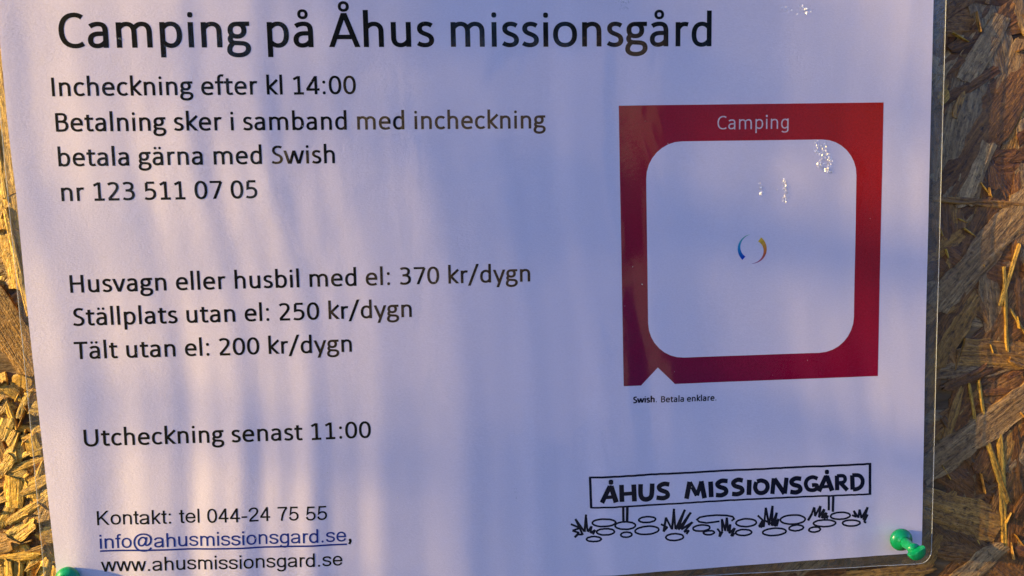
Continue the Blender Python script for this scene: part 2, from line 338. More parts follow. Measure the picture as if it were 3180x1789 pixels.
def text_line(name, txt, p0, p1, mat, parent, font=HUM, wv=97, wh=83, off=4e-5, ys=1.0, shear=0.0, tracking=0.0, kern=None):
    """lettering printed on the sheet; p0, p1 = left and right ends of its baseline ink in the photograph"""
    A, B = at(*p0), at(*p1)
    glyphs = []; x = 0
    for ch in txt:
        g = font[ch]; glyphs.append((x, ch, g)); x += g[0] + tracking
    polys = []
    for gx, ch, g in glyphs:
        if not g[1]: continue
        cl = g[2] if len(g) > 2 else (-9999, 9999)
        for k, (src, rng) in enumerate(((g[1], cl), (g[3] if len(g) > 3 else '', (-9999, 9999)))):
            for pts, closed in parse(src):
                if closed == 'dot':
                    cx, cy, r = pts
                    pp = [[(cx + r*0.97*math.copysign(abs(math.cos(t))**.8, math.cos(t)), cy + r*math.copysign(abs(math.sin(t))**.8, math.sin(t))) for t in [2*math.pi*q/14 for q in range(14)]]]
                else:
                    small = closed and abs(max(p[0] for p in pts) - min(p[0] for p in pts)) < 170
                    pp = ribbon(pts, closed, wv*0.6 if small else wv, wh*0.62 if small else wh)
                for q in pp:
                    q = clip(q, *rng)
                    if len(q) >= 3: polys.append([(gx + a, b) for a, b in q])
    xmin = min(a for q in polys for a, b in q); xmax = max(a for q in polys for a, b in q)
    dx = Vector((B[0]-A[0], 0, B[2]-A[2])); s = dx.length / (xmax - xmin); ex = dx.normalized(); ez = Vector((-ex[2], 0, ex[0]))
    vs, fs = [], []
    for k, q in enumerate(polys):
        i0 = len(vs)
        for a, b in q:
            P = A + ex * ((a - xmin + shear * b) * s) + ez * (b * s * ys)
            vs.append((P[0], -relief(P[0], P[2]) - off - (k % 7) * 1.2e-6, P[2]))
        fs.append(list(range(i0, len(vs))))
    o = mesh(name, vs, fs, mat, parent)
    return o

# ------------------------------------------------------------------ laminated sign
sign = empty('laminated_sign', (0, 0, 0))
tag(sign, 'white laminated notice with black camping text and a red card, pinned to rough strand board', 'sign')
def rounded(c, r, n=8):
    """outline through four corners (vectors) with corner radius r (m)"""
    out = []
    for i in range(4):
        p, a, b = c[i], c[i-1], c[(i+1) % 4]
        da, db = (a - p).normalized(), (b - p).normalized()
        s, e = p + da * r, p + db * r
        for k in range(n + 1):
            t = k / n; w = 0.55 * 2 * t * (1 - t) * 1.0
            u = 1 - t
            q = (s * u**3 + (s + (p - s) * 0.5523) * 3*u*u*t + (e + (p - e) * 0.5523) * 3*u*t*t + e * t**3)
            out.append(q)
    return out
TLp, TRp, BRp, BLp = at(-22, -205), at(2912, -160), at(2862, 1716), at(184, 1852)
# the paper's own edge wanders very slightly
def edge_line(a, b, pts): return [a] + [at(*p) for p in pts] + [b]
paper_pts = [TLp] + [at(-11, -50), at(0, 104), at(26, 373), at(42, 509), at(54, 600), at(80, 890), at(112, 1195), at(142, 1458), at(177, 1760)] + \
            [BLp] + [at(1826, 1788.5), at(2120, 1767.5), at(2500, 1741), at(2824, 1719)] + [BRp] + [at(2872.5, 1189), at(2886, 600), at(2900, 0)] + [TRp]
sheet_poly('paper_sheet', paper_pts, PAPER, sign, 0.0, step=0.0025)
fc = [at(-52, -240), at(2944, -200), at(2892, 1749), at(150, 1892)]
film_out = rounded(fc, 0.0045)
sheet_poly('laminate_film', film_out, FILM, sign, 0.00012, step=0.0025)
sheet_poly('laminate_backing', film_out, FILMB, sign, -0.0003, step=0.0025)
# the pouch's cut edge, a thin clear rim
vs, fs = [], []; dense = []
for i in range(len(film_out)):
    a, b = film_out[i], film_out[(i+1) % len(film_out)]; n = max(1, int((b - a).length / 0.003))
    for k in range(n): dense.append(a.lerp(b, k / n))
nd = len(dense)
for i, p in enumerate(dense):
    t = (dense[(i+1) % nd] - dense[i-1]).normalized(); nrm = Vector((t[2], 0, -t[0])); h = relief(p[0], p[2])
    for k in range(6):
        a = 2 * math.pi * k / 6; q = p + nrm * (0.00011 * math.cos(a)); vs.append((q[0], -h + 0.00001 + 0.00017 * math.sin(a), q[2]))
for i in range(nd):
    for k in range(6): fs.append([i*6 + k, i*6 + (k+1) % 6, ((i+1) % nd)*6 + (k+1) % 6, ((i+1) % nd)*6 + k])
mesh('pouch_edge', vs, fs, EDGE, sign, True)

T = 'text_line'
text_line('title_lettering', 'Camping på Åhus missionsgård', (188.4, 150.5), (2207.4, 145), INK, sign)
text_line(T, 'Incheckning efter kl 14:00', (165, 300), (1107, 293.3), INK, sign)
text_line(T, 'Betalning sker i samband med incheckning', (177, 409.5), (1694, 399.6), INK, sign)
text_line(T, 'betala gärna med Swish', (185, 517.3), (1041.5, 507.3), INK, sign)
text_line(T, 'nr 123 511 07 05', (194.5, 625), (802.5, 615.5), INK, sign)
text_line(T, 'Husvagn eller husbil med el: 370 kr/dygn', (221.5, 909), (1646, 873.4), INK, sign)
text_line(T, 'Ställplats utan el: 250 kr/dygn', (230, 1011.5), (1279.5, 983.2), INK, sign)
text_line(T, 'Tält utan el: 200 kr/dygn', (235, 1115), (1094.3, 1090.8), INK, sign)
text_line(T, 'Utcheckning senast 11:00', (265, 1385.3), (1153.2, 1357.3), INK, sign)
text_line(T, 'Kontakt: tel 044-24 75 55', (305, 1628.7), (1017.4, 1610.3), INK, sign, GRO, 94, 82)
text_line('link_text', 'info@ahusmissionsgard.se', (313.5, 1701.6), (1076, 1678.5), LINK, sign, GRO, 92, 80)
text_line('comma', ',', (1082, 1678.2), (1093, 1678), INK, sign, GRO, 90, 80, ys=1.0)
text_line(T, 'www.ahusmissionsgard.se', (317, 1773), (1064.5, 1753), INK, sign, GRO, 94, 82)
def stroke_px(paths, width, off=4e-5, bold=1.3):
    """drawn ink lines; paths = lists of photograph pixels, width in pixels"""
    vs, fs = [], []
    for k, (pts, closed, w) in enumerate(paths):
        w = (w or width) * bold
        for q in ribbon(pts, closed, w, w):
            i0 = len(vs)
            for a, b in q:
                P = at(a, b); vs.append((P[0], -relief(P[0], P[2]) - off - (k % 5) * 1.2e-6, P[2]))
            fs.append(list(range(i0, len(vs))))
    return vs, fs
def subdiv(pts, d=18):
    out = [pts[0]]
    for a, b in zip(pts, pts[1:]):
        n = max(1, int(math.hypot(b[0]-a[0], b[1]-a[1]) / d))
        for k in range(1, n + 1): out.append((a[0] + (b[0]-a[0])*k/n, a[1] + (b[1]-a[1])*k/n))
    return out
mesh('underline', *stroke_px([(subdiv([(313.5, 1708.6), (700, 1699.5), (1078.6, 1687.3)]), False, 4.0)], 4), LINK, sign)

# red payment card
card = bpy.data.objects.new('payment_card', None); COL.objects.link(card); card.parent = sign
C0, C1, C2, C3 = at(1920.5, 329), at(2744.5, 318), at(2726.6, 1168), at(1935, 1197.6)
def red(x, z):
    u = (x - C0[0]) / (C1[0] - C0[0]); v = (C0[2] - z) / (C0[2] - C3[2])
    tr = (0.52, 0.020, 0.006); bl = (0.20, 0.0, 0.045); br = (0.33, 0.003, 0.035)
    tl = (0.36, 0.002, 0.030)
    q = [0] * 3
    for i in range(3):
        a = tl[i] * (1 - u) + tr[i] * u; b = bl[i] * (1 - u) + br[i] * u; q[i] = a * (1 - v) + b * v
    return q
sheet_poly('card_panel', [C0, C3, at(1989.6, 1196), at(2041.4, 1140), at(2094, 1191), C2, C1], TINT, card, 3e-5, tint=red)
sheet_poly('white_field', rounded([at(2003.5, 441), at(2662, 432), at(2650.5, 1092), at(2012.5, 1113)], 0.0122), PAPER, card, 5e-5)
text_line('card_title', 'Camping', (2226.4, 403), (2448, 399.5), PALE, card, HUMG, 66, 56)
# ring emblem
vs, fs, cols = [], [], []
cx, cy = 2334.5, 773
def arc(a0, a1, w0, w1, c0, c1, cm, ro=45.5, off=0):
    n = 26; i0 = len(vs)
    for k in range(n + 1):
        t = k / n; a = math.radians(a0 + (a1 - a0) * t); w = w0 + (w1 - w0) * t
        c = [(c0[i] * (1 - 2*t) + cm[i] * 2*t) if t < .5 else (cm[i] * (2 - 2*t) + c1[i] * (2*t - 1)) for i in range(3)]
        for r in (ro, ro - w):
            P = at(cx + r * math.cos(a), cy - r * math.sin(a)); vs.append((P[0], -relief(P[0], P[2]) - 8e-5, P[2])); cols.append(c)
    for k in range(n): fs.append([i0+2*k, i0+2*k+1, i0+2*k+3, i0+2*k+2])
arc(98, 228, 0.4, 14, (0.25, 0.55, 0.25), (0.0, 0.03, 0.50), (0.02, 0.33, 0.55))
arc(52, -92, 16, 0.4, (0.85, 0.55, 0.05), (0.25, 0.05, 0.35), (0.62, 0.14, 0.04))
o = mesh('ring_emblem', vs, fs, TINT, card); ca = o.data.color_attributes.new('tint', 'FLOAT_COLOR', 'POINT')
for i, c in enumerate(cols): ca.data[i].color = (*c, 1)
text_line('card_footer', 'Swish.', (1964, 1250), (2038.5, 1247.8), NAVY, sign, HUMG, 165, 135, ys=1.0)
text_line('card_footer', 'Betala enklare.', (2051, 1248), (2223.5, 1243), NAVY, sign, HUMG, 125, 110, ys=1.0)

# hand-drawn place sign
draw = bpy.data.objects.new('drawn_emblem', None); COL.objects.link(draw); draw.parent = sign
def lp(x, y): return (1750 + x / 2.576, 1420 + y / 2.576)
rnd = random.Random(4)
def hand(pts, j=1.2, closed=False):
    return [lp(x + rnd.uniform(-j, j), y + rnd.uniform(-j, j)) for x, y in (subdiv(pts, 32) if not closed else pts)]
P = [(hand([(203, 158), (600, 138), (1200, 108), (1800, 82), (2460, 52)]), False, 4.8), (hand([(2450, 50), (2450, 298)], .6), False, 6.5),
     (hand([(2458, 293), (1700, 324), (1100, 352), (600, 382), (212, 398)]), False, 4.2), (hand([(218, 400), (209, 155)], .6), False, 6),
     (hand([(472, 390), (474, 508)], .6), False, 6), (hand([(505, 390), (503, 508)], .6), False, 6.5),
     (hand([(2119, 312), (2119, 422)], .6), False, 5.5), (hand([(2154, 312), (2152, 434)], .6), False, 6)]
mesh('sign_outline', *stroke_px(P, 5), NAVY, draw)
for (x, y, rx, ry, rot) in [(319, 515, 92, 30, -3), (331, 587, 70, 25, -3), (240, 648, 58, 20, -3), (489, 537, 82, 30, 0), (497, 610, 45, 20, -2), (665, 492, 68, 23, -2), (663, 578, 96, 32, -3),
                             (884, 632, 70, 27, -3), (1098, 560, 68, 24, -4), (1158, 598, 44, 16, -2), (1458, 521, 82, 31, -2), (1438, 599, 64, 24, -2), (1684, 594, 94, 29, -3), (1832, 497, 100, 37, -2),
                             (1860, 564, 58, 23, -4), (2007, 577, 46, 20, -6), (2086, 526, 88, 27, -2), (2211, 466, 78, 28, -3), (2299, 524, 70, 24, -1)]:
    pts = []
    for k in range(30):
        t = 2 * math.pi * k / 30; a, b = rx * math.cos(t), ry * math.sin(t); r = math.radians(rot)
        pts.append(lp(x + a * math.cos(r) - b * math.sin(r) + rnd.uniform(-1, 1), y + a * math.sin(r) + b * math.cos(r) + rnd.uniform(-1, 1)))
    mesh('pebble', *stroke_px([(pts, True, 4.4)], 4), NAVY, draw)
pts = [(1245, 508), (1200, 514), (1140, 520), (1080, 510), (1062, 492), (1085, 474), (1140, 464), (1220, 459), (1300, 462), (1350, 472), (1362, 490), (1340, 506)]
mesh('pebble', *stroke_px([([lp(*p) for p in pts], False, 4.4)], 4), NAVY, draw)
TUFT = [
 [(55, 528), (130, 560), (68, 580), (120, 598), (85, 634), (108, 612), (150, 612), (92, 487), (165, 590), (176, 452), (190, 590), (222, 545), (212, 600), (250, 575), (232, 612)],
 [(775, 530), (826, 555), (795, 590), (815, 476), (862, 570), (878, 405), (890, 570), (965, 412), (912, 572), (1012, 434), (935, 570), (1026, 512), (958, 590), (998, 578), (978, 608)],
 [(1226, 566), (1248, 595), (1242, 632), (1266, 590), (1262, 490), (1290, 585), (1302, 478), (1312, 590), (1330, 532), (1322, 605), (1366, 562), (1336, 628), (1362, 600), (1345, 628)],
 [(1550, 462), (1590, 500), (1558, 552), (1600, 548), (1614, 400), (1640, 540), (1668, 385), (1662, 545), (1702, 440), (1680, 548), (1716, 490), (1700, 548), (1600, 500), (1572, 560)],
 [(1953, 505), (1985, 450), (2003, 398), (2010, 470), (2052, 388), (2040, 480), (2082, 412), (2062, 485), (2100, 440), (2080, 490), (2110, 462), (2100, 488)],
 [(2305, 460), (2335, 475), (2318, 425), (2355, 480), (2364, 415), (2380, 485), (2430, 398), (2395, 500), (2428, 455), (2400, 515), (2420, 522)]]
for t in TUFT:
    pts = [(x, y) for x, y in t]; segs = []
    for a, b in zip(pts, pts[1:]): segs.append(([lp(*a), lp(*b)], False, 4.8))
    segs2 = [([(q[0] + 2.2, q[1] + 1.0) for q in s[0]], False, 3.0) for s in segs[::2]]
    mesh('grass_tuft', *stroke_px(segs + segs2, 4.8), NAVY, draw)
# brush capitals, traced as centre lines
CAP = [([(302, 356), (366, 222)], 32), ([(374, 222), (416, 352)], 36), ([(330, 312), (400, 308)], 24), ([(362, 232), (380, 232)], 30), ('dot', 374, 190, 23),
       ([(458, 212), (462, 348)], 33), ([(556, 210), (562, 345)], 34), ([(462, 286), (560, 280)], 26),
       ([(612, 208), (612, 290), (632, 325), (672, 328), (700, 300), (706, 205)], 33),
       ([(842, 212), (800, 208), (762, 228), (770, 255), (820, 276), (828, 304), (795, 322), (740, 318)], 31),
       ([(978, 326), (1004, 190)], 33), ([(1004, 194), (1062, 300)], 30), ([(1062, 300), (1098, 188)], 28), ([(1096, 186), (1124, 322)], 34), ([(1172, 190), (1178, 315)], 34),
       ([(1310, 188), (1262, 186), (1228, 208), (1242, 232), (1290, 250), (1296, 280), (1262, 300), (1215, 298)], 31),
       ([(1432, 184), (1390, 178), (1356, 200), (1368, 226), (1418, 244), (1426, 272), (1392, 292), (1345, 290)], 31),
       ([(1484, 178), (1480, 300)], 33), ([(1540, 195), (1530, 240), (1548, 275), (1580, 284), (1614, 270), (1630, 235), (1618, 200), (1580, 184), (1545, 192)], 30),
       ([(1668, 292), (1680, 166)], 30), ([(1684, 170), (1766, 290)], 32), ([(1768, 290), (1782, 162)], 30),
       ([(1900, 172), (1855, 168), (1822, 190), (1834, 216), (1882, 232), (1892, 262), (1858, 280), (1812, 274)], 31),
       ([(2030, 170), (1990, 158), (1950, 176), (1936, 215), (1956, 255), (1998, 262), (2022, 246), (2022, 222), (1985, 222)], 27),
       ([(2040, 272), (2098, 148)], 30), ([(2102, 148), (2146, 266)], 34), ([(2092, 156), (2110, 156)], 28), ([(2062, 236), (2130, 230)], 22), ('dot', 2104, 116, 21),
       ([(2184, 145), (2186, 262)], 30), ([(2184, 148), (2236, 148), (2250, 175), (2235, 198), (2190, 204)], 25), ([(2215, 205), (2268, 262)], 29),
       ([(2306, 142), (2310, 258)], 31), ([(2306, 142), (2362, 145), (2390, 180), (2382, 225), (2350, 250), (2312, 256)], 28)]
paths = []
for c_ in CAP:
    if c_[0] == 'dot':
        x, y, r = c_[1:]; paths.append(([lp(x - r * .5, y), lp(x, y), lp(x + r * .5, y)], False, r * 1.5 / 2.576)); paths.append(([lp(x, y - r * .75), lp(x, y), lp(x, y + r * .75)], False, r * 1.1 / 2.576)); paths.append(([lp(x - r * .8, y), lp(x + r * .8, y)], False, r * 1.0 / 2.576)); continue
    pts, w = c_
    cur = len(pts) > 4
    if cur:
        fine = []
        n = len(pts)
        for i in range(n - 1):
            p0, p1, p2, p3 = pts[max(0, i-1)], pts[i], pts[i+1], pts[min(n-1, i+2)]
            for k in range(5):
                t = k / 5
                fine.append(tuple(0.5 * (2*p1[j] + (p2[j]-p0[j])*t + (2*p0[j]-5*p1[j]+4*p2[j]-p3[j])*t*t + (3*p1[j]-p0[j]-3*p2[j]+p3[j])*t**3) for j in (0, 1)))
        fine.append(pts[-1]); pts = fine
    paths.append(([lp(*p) for p in pts], False, w / 2.576))
mesh('brush_lettering', *stroke_px(paths, 12, bold=1.16), NAVY, draw)

# fine dust and scratches caught on the film
rnd = random.Random(9); vs, fs = [], []
for i in range(260):
    u, v = rnd.uniform(40, 2860), rnd.uniform(0, 1750); P = at(u, v); r = rnd.choice([0.00008, 0.00010, 0.00016, 0.00026 if i % 5 == 0 else .0001]); a0 = rnd.uniform(0, 6.28)
    h = relief(P[0], P[2]) + 0.00012; i0 = len(vs)
    for k in range(5):
        a = 2 * math.pi * k / 5; q = rnd.uniform(.6, 1.2) * r
        ax, az = q * math.cos(a), q * math.sin(a) * 0.55
        vs.append((P[0] + ax*math.cos(a0) - az*math.sin(a0), -h - 2e-6, P[2] + ax*math.sin(a0) + az*math.cos(a0)))
    vs.append((P[0], -h - r * 0.7, P[2]))
    for k in range(5): fs.append([i0 + k, i0 + (k+1) % 5, i0 + 5])
g = N('dust'); g.b.inputs['Base Color'].default_value = (0.85, 0.85, 0.85, 1); g.b.inputs['Roughness'].default_value = 0.3
o = mesh('dust', vs, fs, g.m, sign); tag(o, kind='stuff')

# crinkled blisters where the film has let go: they catch the sun
def blister(u, v, ru, rv, count, seed, rot=0.0):
    r = random.Random(seed); C = at(u, v); vs, fs = [], []
    spine = [(r.uniform(-.8, .8) * ru, r.uniform(-.8, .8) * rv) for _ in range(5)]
    for i in range(count):
        s_ = r.choice(spine); dx, dz = s_[0] + r.gauss(0, ru * .22), s_[1] + r.gauss(0, rv * .22)
        x = C[0] + dx * math.cos(rot) - dz * math.sin(rot); z = C[2] + dx * math.sin(rot) + dz * math.cos(rot)
        # one short crease: a steep flank, a ridge and a softer back
        a = math.radians(173 + r.gauss(0, 16)); f = Vector((math.cos(a), 0, math.sin(a))); t = Vector((-f[2], 0, f[0]))
        h = r.uniform(.00008, .00030); sl = 1.22 + r.gauss(0, .22); L = r.uniform(.00010, .00045); back = h * r.uniform(1.2, 2.5); k = len(vs); P = Vector((x, 0, z))
        for off, hh, w in ((h / sl, 0, 1), (0, h, .7), (-back, 0, .9)):
            for q in (-1, 1):
                p = P + f * off + t * (q * L * w * r.uniform(.7, 1.2)); vs.append((p[0], -relief(p[0], p[2]) - 0.00013 - hh, p[2]))
        fs += [[k, k+1, k+3, k+2], [k+2, k+3, k+5, k+4]]
    return mesh('film_blister', vs, fs, BLISTER, sign)
g = N('film_blister'); tr = g.n('ShaderNodeBsdfTransparent', {'Color': (0.97, 0.97, 0.97, 1)}); gl = g.n('ShaderNodeBsdfAnisotropic', {'Roughness': 0.22})
dt = g.n('ShaderNodeMath', {0: g.n('ShaderNodeVectorMath', {0: g.n('ShaderNodeNewGeometry').outputs['Incoming'], 1: g.n('ShaderNodeNewGeometry').outputs['Normal']}, operation='DOT_PRODUCT').outputs['Value']}, operation='ABSOLUTE')
p5 = g.n('ShaderNodeMath', {0: g.n('ShaderNodeMath', {0: 1.0, 1: dt.outputs[0]}, operation='SUBTRACT', use_clamp=True).outputs[0], 1: 5.0}, operation='POWER')
g.l(g.n('ShaderNodeMixShader', {0: g.n('ShaderNodeMath', {0: p5.outputs[0], 1: .6, 2: .08}, operation='MULTIPLY_ADD').outputs[0], 1: tr.outputs[0], 2: gl.outputs[0]}).outputs[0], g.out.inputs[0]); BLISTER = g.m
for a in [(2556, 480, .0030, .0042, 170, 1, .25), (2570, 530, .0016, .0022, 40, 11, 0), (2436, 590, .0014, .0036, 70, 2, .35), (2363, 586, .0010, .0024, 34, 3, 0), (2475, 40, .0050, .0028, 60, 5, -.3), (1938, 18, .0030, .0026, 34, 6, 0), (520, 150, .0006, .0006, 4, 8, 0), (370, 120, .0004, .0004, 3, 9, 0), (1590, 1530, .003, .003, 5, 10, 0)]:
    blister(*a)

# ------------------------------------------------------------------ push pins
def lathe(name, prof, origin, axis, mat, parent, n=28, cut=None):
    ax = axis.normalized(); u = ax.orthogonal().normalized(); w = ax.cross(u); vs, fs = [], []
    for r, h in prof:
        for k in range(n):
            a = 2 * math.pi * k / n; vs.append(origin + ax * h + (u * math.cos(a) + w * math.sin(a)) * r)
    for i in range(len(prof) - 1):
        for k in range(n): fs.append([i*n + k, i*n + (k+1) % n, (i+1)*n + (k+1) % n, (i+1)*n + k])
    fs.append(list(range(n))[::-1]); fs.append([(len(prof)-1)*n + k for k in range(n)])
    o = mesh(name, vs, fs, mat, parent, True)
    bm = bmesh.new(); bm.from_mesh(o.data); bmesh.ops.recalc_face_normals(bm, faces=bm.faces)
    if cut:
        p, nrm = cut
        g = bmesh.ops.bisect_plane(bm, geom=bm.faces[:] + bm.edges[:] + bm.verts[:], plane_co=p, plane_no=nrm, clear_outer=True)
        e = [x for x in g['geom_cut'] if isinstance(x, bmesh.types.BMEdge)]
        bmesh.ops.contextual_create(bm, geom=e)
        for f in bm.faces:
            if abs(f.normal.dot(nrm)) > .99 and abs((f.calc_center_median() - p).dot(nrm)) < 1e-6: f.smooth = False
    bm.to_mesh(o.data); bm.free(); return o
METAL = N('steel'); METAL.b.inputs['Base Color'].default_value = (0.6, 0.6, 0.62, 1); METAL.b.inputs['Metallic'].default_value = 1; METAL.b.inputs['Roughness'].default_value = .3
def pin(base, axis, label, broken):
    h = relief(base[0], base[2]); b = Vector((base[0], -h - 0.0002, base[2])); ax = axis.normalized()
    root = empty('push_pin', b); tag(root, label, 'push pin', 'green push pins holding the sheet')
    flange = [(0.0008, 0.0000), (0.0026, 0.0001), (0.0037, 0.0007), (0.0040, 0.0014), (0.0040, 0.0020), (0.0036, 0.0027), (0.0028, 0.0033), (0.0021, 0.0038), (0.0020, 0.0040)]
    lathe('flange', flange, b, ax, GREEN, root)
    lathe('grip', [(0.0021, 0.0036), (0.0018, 0.0050), (0.0017, 0.0070), (0.0019, 0.0088), (0.0022, 0.0096)], b, ax, GREEN, root)
    cut = (b + ax * 0.0104 + broken * 0.0002, broken) if broken is not None else None
    lathe('head', [(0.0020, 0.0092), (0.0027, 0.0097), (0.0032, 0.0102), (0.0032, 0.0112), (0.0029, 0.0117), (0.0018, 0.0119)], b, ax, GREEN, root, cut=cut)
    lathe('needle', [(0.0005, -0.009), (0.0005, 0.0006)], b, ax, METAL.m, root, n=8)
pb = at(2789, 1669); pin(pb, Vector((0.02, -1, -0.02)), 'green push pin with a split half-moon head in the lower right corner of the notice', Vector((-0.45, -.02, 0.89)).normalized())
pb2 = at(224, 1788); pin(pb2, Vector((-0.10, -1, 0.12)), 'green push pin at the bottom left corner of the notice, cut by the frame', None)

# ------------------------------------------------------------------ OSB board
YB = 0.0065
BOARD = N('board_core'); tcx = BOARD.n('ShaderNodeTexCoord').outputs['Object']
vz = BOARD.n('ShaderNodeTexNoise', {'Vector': BOARD.n('ShaderNodeMapping', {'Vector': tcx, 'Scale': (60, 60, 260), 'Rotation': (0, .5, 0)}).outputs[0], 'Scale': 1, 'Detail': 6})
BOARD.l(BOARD.ramp(vz.outputs[0], [(0.35, (0.035, 0.018, 0.007)), (0.65, (0.20, 0.12, 0.05))]), BOARD.b.inputs['Base Color'])
BOARD.l(BOARD.n('ShaderNodeBump', {'Height': vz.outputs[0], 'Strength': 1.0, 'Distance': 0.002}).outputs[0], BOARD.b.inputs['Normal']); BOARD.b.inputs['Roughness'].default_value = .7
nx, nz = 60, 44; vs, fs = [], []
for j in range(nz + 1):
    for i in range(nx + 1):
        x, z = -0.5 + i / nx, -0.36 + 0.72 * j / nz
        vs.append((x, YB + 0.0006 * noise.noise(Vector((x * 40, z * 40, 0))), z))
for j in range(nz):
    for i in range(nx): a = j*(nx+1) + i; fs.append([a, a+1, a+nx+2, a+nx+1])
k0 = len(vs); vs += [(-.5, YB + .018, -.36), (.5, YB + .018, -.36), (.5, YB + .018, .36), (-.5, YB + .018, .36)]; fs.append([k0, k0+3, k0+2, k0+1])
fs += [[i for i in range(nx + 1)][::-1] + [k0, k0+1], [nz*(nx+1) + i for i in range(nx + 1)] + [k0+2, k0+3],
       [j*(nx+1) for j in range(nz + 1)] + [k0+3, k0], [j*(nx+1) + nx for j in range(nz + 1)][::-1] + [k0+1, k0+2]]
board = mesh('strand_board', vs, fs, BOARD.m, None)
tag(board, 'rough oriented strand board of pressed wood flakes behind the pinned notice', 'board')
rnd = random.Random(21)
TONES = [(0.50, 0.28, 0.065), (0.84, 0.54, 0.09), (0.34, 0.17, 0.045), (0.46, 0.33, 0.17), (0.24, 0.11, 0.025), (0.88, 0.61, 0.13), (0.40, 0.27, 0.13), (0.30, 0.13, 0.03)]  # golds brightened so flake colour carries part of the sunlight on the left
def strand_geo(a, b, w, ydepth, tone, seed, lift=0.0, curl=0.0, nl=None, nw=5, rag=1.0, tilt=0.0):
    """one wood flake from a to b (points on the board), width w; top surface + skirt"""
    r = random.Random(seed); d = b - a; L = Vector((d[0], 0, d[2])).length; ex = Vector((d[0], 0, d[2])) / L; ez = Vector((-ex[2], 0, ex[0]))
    nl = nl or max(6, min(26, int(L / 0.003))); vs, uv, fs = [], [], []
    e0 = [0.6 * r.uniform(-1, 1) for _ in range(nw + 1)]; e1 = [0.6 * r.uniform(-1, 1) for _ in range(nw + 1)]
    so = r.uniform(0, 90); taper = r.uniform(0, .55) * min(1, rag); ou, ov = r.uniform(0, 20), r.uniform(0, 20); rg = min(0.10 * L, 0.9 * w) * 0.5 * rag
    sl0, sl1 = r.uniform(-.5, .5) * w * rag, r.uniform(-.5, .5) * w * rag
    for i in range(nl + 1):
        t = i / nl
        for j in range(nw + 1):
            s = j / nw - 0.5
            al = t * L; k = max(0, 1 - t * 4); al += k * (e0[j] * rg + s * sl0); k = max(0, 1 - (1 - t) * 4); al -= k * (e1[j] * rg + s * sl1)
            wob = (1 + 0.30 * noise.noise(Vector((t * L * 110 + so, s, 1)))) * (1 - taper * (2 * abs(t - .5)) ** 3); edge = 0.10 * w * noise.noise(Vector((al * 260 + so, round(s * 2), 4)))
            ac = s * w * wob + (edge if j in (0, nw) else 0)
            hh = 0.00016 * noise.noise(Vector((al * 70 + so, ac * 900, 0))) + 0.00022 * noise.noise(Vector((al * 60, ac * 160, so)))
            hh += lift * t + curl * (t - .5)**2 * 4 + tilt * s * w - 0.0002 * (abs(s) * 2)**6
            hh += 0.00012 * noise.noise(Vector((al * 150, ac * 1500, so))) ; P = a + ex * al + ez * ac; vs.append((P[0], ydepth - hh, P[2])); uv.append((al + ou, ac + ov))
    m = nw + 1
    for i in range(nl):
        for j in range(nw): q = i*m + j; fs.append([q, q + m, q + m + 1, q + 1])
    ring = [j for j in range(m)] + [i*m + nw for i in range(1, nl + 1)] + [nl*m + j for j in range(nw - 1, -1, -1)] + [i*m for i in range(nl - 1, 0, -1)]
    k0 = len(vs)
    for q in ring: v = vs[q]; vs.append((v[0], v[1] + 0.0014, v[2])); uv.append((uv[q][0] + .0008, uv[q][1] + .0008))
    nr = len(ring)
    for i in range(nr): fs.append([ring[(i+1) % nr], ring[i], k0 + i, k0 + (i+1) % nr])
    f = r.uniform(.8, 1.15); c = tuple(x * f for x in tone)
    return vs, uv, fs, c
def put(geos, name, parent, kind=None):
    V, U, F, Cc = [], [], [], []
    for vs, uv, fs, c in geos:
        k = len(V); V += vs; U += uv; F += [[q + k for q in f] for f in fs]; Cc += [c] * len(vs)
    me = bpy.data.meshes.new(name); me.from_pydata(V, [], F); me.update()
    ul = me.uv_layers.new(name='UVMap'); ca = me.color_attributes.new('tint', 'FLOAT_COLOR', 'POINT')
    uvs = [0.0] * (2 * len(me.loops))
    for li, lo in enumerate(me.loops): uvs[2*li], uvs[2*li+1] = U[lo.vertex_index]
    ul.data.foreach_set('uv', uvs)
    ca.data.foreach_set('color', [q for c in Cc for q in (*c, 1.0)])
    o = link(name, me, WOOD, parent)
    if kind: o['kind'] = kind
    return o
def apx(u, v): return at(u, v, YB - 0.001)
seed = 100
def S(u0, v0, u1, v1, w, dep=1.0, tone=0, **kw):
    global seed; seed += 1
    put([strand_geo(apx(u0, v0), apx(u1, v1), w * 0.000107, YB - dep * (0.0008 if u0 < 400 else 0.00055), TONES[tone], seed, **kw)], 'strand', board)
